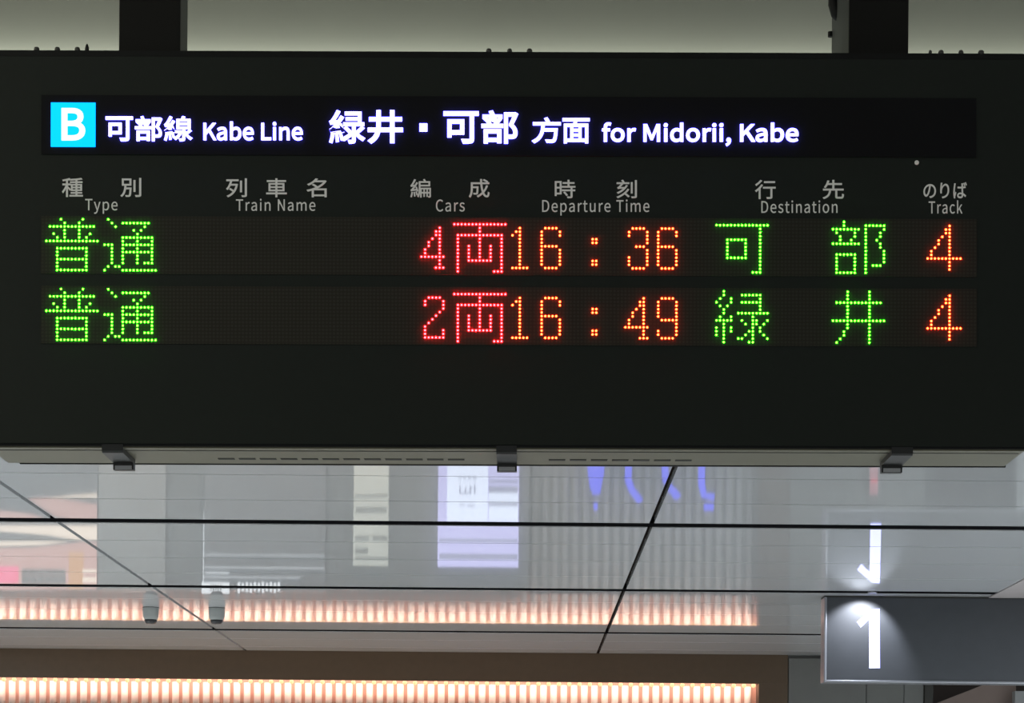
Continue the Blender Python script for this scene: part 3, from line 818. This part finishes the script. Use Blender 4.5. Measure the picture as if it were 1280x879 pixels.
def led_row(y_first, chars):
    # dot (0,0) sits at this place on the face
    o0 = BL(58.75, y_first)
    px0, pz0 = o0.x - 1.5 * PITCH_X * S, o0.z + 0.9 * PITCH_Y * S
    px1, pz1 = px0 + 257 * PITCH_X * S, pz0 - 15.9 * PITCH_Y * S
    mid = Vector((o0.x + 125 * PITCH_X * S, YP, o0.z - 7 * PITCH_Y * S))
    bm = boxm(px0 - mid.x, px1 - mid.x, -0.002, 0, pz1 - mid.z, pz0 - mid.z)
    # half a pitch so that the grid of unlit dots falls on the lit ones
    bmesh.ops.translate(bm, vec=(0.5 * PITCH_X * S, 0, -0.5 * PITCH_Y * S), verts=bm.verts)
    pan = obj('led_panel', bm, 'led_panel', board)
    pan.location = mid - Vector((0.5 * PITCH_X * S, 0, -0.5 * PITCH_Y * S))
    for key, col, m, note in chars:
        bm = bmesh.new()
        for c, rr in dots(key):
            x = o0.x + (c + col) * PITCH_X * S
            z = o0.z - rr * PITCH_Y * S
            seg = 10
            top = bm.verts.new((x, -DOT_R * 0.95, z))
            r1 = [bm.verts.new((x + DOT_R * math.cos(2 * math.pi * i / seg), 0, z + DOT_R * math.sin(2 * math.pi * i / seg))) for i in range(seg)]
            r2 = [bm.verts.new((x + DOT_R * 0.75 * math.cos(2 * math.pi * i / seg), -DOT_R * 0.68, z + DOT_R * 0.75 * math.sin(2 * math.pi * i / seg))) for i in range(seg)]
            for i in range(seg):
                j = (i + 1) % seg
                bm.faces.new((r1[i], r1[j], r2[j], r2[i]))
                bm.faces.new((r2[i], r2[j], top))
        o = obj('lit_character', bm, m, board, smooth=True)
        o.location = (0, YP - 0.002, 0)
        o['label'] = note


g, rd, og = 'led_green', 'led_red', 'led_orange'
led_row(275.0, [('fu', 0, g, 'green lit first character of the train type'), ('tsu', 16, g, 'green lit second character of the train type'),
                ('4', 103, rd, 'red lit figure 4'), ('ryo', 112, rd, 'red lit character for cars'),
                ('1', 128, og, 'orange lit figure 1'), ('6', 136, og, 'orange lit figure 6'), (':', 150, og, 'orange lit colon'),
                ('3', 160, og, 'orange lit figure 3'), ('6', 168, og, 'orange lit figure 6'),
                ('ka', 184, g, 'green lit first character of the destination'), ('be', 216, g, 'green lit second character of the destination'),
                ('big4', 242, og, 'wide orange lit figure 4')])
led_row(362.2, [('fu', 0, g, 'green lit first character of the train type'), ('tsu', 16, g, 'green lit second character of the train type'),
                ('2', 104, rd, 'red lit figure 2'), ('ryo', 112, rd, 'red lit character for cars'),
                ('1', 128, og, 'orange lit figure 1'), ('6', 136, og, 'orange lit figure 6'), (':', 150, og, 'orange lit colon'),
                ('4', 159, og, 'orange lit figure 4'), ('9', 168, og, 'orange lit figure 9'),
                ('midori', 184, g, 'green lit first character of the destination'), ('i', 216, g, 'green lit second character of the destination'),
                ('big4', 242, og, 'wide orange lit figure 4')])

# small pale sensor dot
p = BL(1145.5, 204)
bm = bmesh.new()
bmesh.ops.create_uvsphere(bm, u_segments=14, v_segments=8, radius=2.9 * S)
o = obj('sensor', bm, 'print_grey', board, True)
o.scale = (1, 0.4, 1)
o.location = (p.x, YP, p.z)

# underside: plate, vents, rear trim, latches
obj('bottom_panel', boxm(lx0 + 0.004, lx1 - 0.004, 0.006, DEP - 0.012, -0.003, 0.0), 'plate_olive', board)
obj('rear_trim', boxm(lx0 + 0.03, lx1, DEP - 0.008, DEP, -0.0045, 0.0), 'rim_black', board)
obj('front_groove', boxm(lx0 + 0.01, lx1 - 0.01, 0.034, 0.039, -0.0038, -0.003), 'vent_dark', board)


def vents(px_first, n, step, w):
    bm = bmesh.new()
    k_ = 478.0 / 492.0
    for i in range(n):
        a = PX + (px_first + i * step - PX) / k_
        box(bm, BL(a, 559).x, BL(a + w / k_, 559).x, 0.135, 0.152, -0.0040, -0.003)
    obj('vent_slots', bm, 'vent_dark', board)


vents(273, 12, 26.1, 20.5)
vents(686, 7, 26.3, 20.5)


def latch(px0, px1, side=0):
    x0, x1 = BL(px0, 559).x, BL(px1, 559).x
    prof = [(-0.002, 0.004), (-0.002, -0.011), (0.004, -0.0145), (0.135, -0.0145), (0.140, -0.030), (0.160, -0.030), (0.163, -0.003), (0.05, -0.003)]
    bm = bmesh.new()
    prism(bm, [Vector((x0, yy, z)) for yy, z in prof], Vector((x1 - x0, 0, 0)))
    l = obj('latch', bm, 'latch_black', board)
    bm = boxm(x0 + 0.004, x1 - 0.004, 0.137, 0.1395, -0.029, -0.016)
    obj('lit_lip_face', bm, 'latch_lip_lit', l)  # pale plate puts the lit face of the lip into its colour


latch(127.5, 153.5)
latch(620.5, 646)
latch(1114.5, 1141)

for bx, big in ((45, 1), (71, 1), (96, 1), (611, 1), (637, .9), (662, 1), (1163.5, .6), (1177, 1), (1202, .9), (1227, 1.1)):
    q = BL(bx, 64)
    o = obj('bolt', lathe(bmesh.new(), 0, 0, [(0, 0), (0.0062 * big, 0), (0.0062 * big, 0.0055), (0.0045 * big, 0.009), (0, 0.0098)], 12), 'bolt', board, True)
    o.location = (q.x, 0.0065, bz1 - 0.0005)
q = BL(108, 64)
o = obj('cable_tie', lathe(bmesh.new(), 0, 0, [(0, 0), (0.005, 0), (0.0045, 0.009), (0.002, 0.016), (0, 0.018)], 8), 'rim_black', board)
o.location = (q.x, 0.0065, bz1 - 0.0005)


# ------------------------------------------------------------------ hanging posts
def post(px0, px1, y0, dep, side, label):
    a, b = W(px0, 62, y0), W(px1, 62, y0)
    mx = (a.x + b.x) / 2
    # top of the board under the post
    lxm = (mx - board.location.x)
    zt = board.location.z + bz1 * math.cos(TILT) + lxm * math.sin(TILT) + 0.0005
    t = empty('hanging_post', (mx, y0 + dep / 2, zt), label, 'post', 'posts carrying the departure board')
    w = (b.x - a.x) / 2
    obj('front_cover', boxm(-w, w, -dep / 2, -dep / 2 + 0.012, 0, 4.25 - zt, bevel=0.002), 'post_black', t)
    obj('column', boxm(-w + 0.001, w - 0.001, -dep / 2 + 0.012, dep / 2, 0, 4.25 - zt), 'post_side', t)
    return t, w, zt


post(148.5, 225, 5.03, 0.115, 1, 'black post with narrow grey side, left of the two holding the board')
t, w, zt = post(1061, 1135.5, 5.03, 0.29, -1, 'black post with wide grey side and cable clamp, right of the two holding the board')
q = W(1038, 43, 5.32)
o = obj('clamp_screw', lathe(bmesh.new(), 0, 0, [(0, -0.006), (0.006, -0.006), (0.006, 0.006), (0, 0.006)], 10), 'rim_black', t)
o.location = q - t.location
q = W(1047, 12, 5.25)
bm = bmesh.new()
tube(bm, [W(1046, -40, 5.25), W(1044, -8, 5.25), W(1043, 6, 5.25), W(1046, 17, 5.25), W(1054, 24, 5.25)], 0.015)
o = obj('cable', bm, 'rim_black', t, True)
o.data.transform(Matrix.Translation(-t.location))
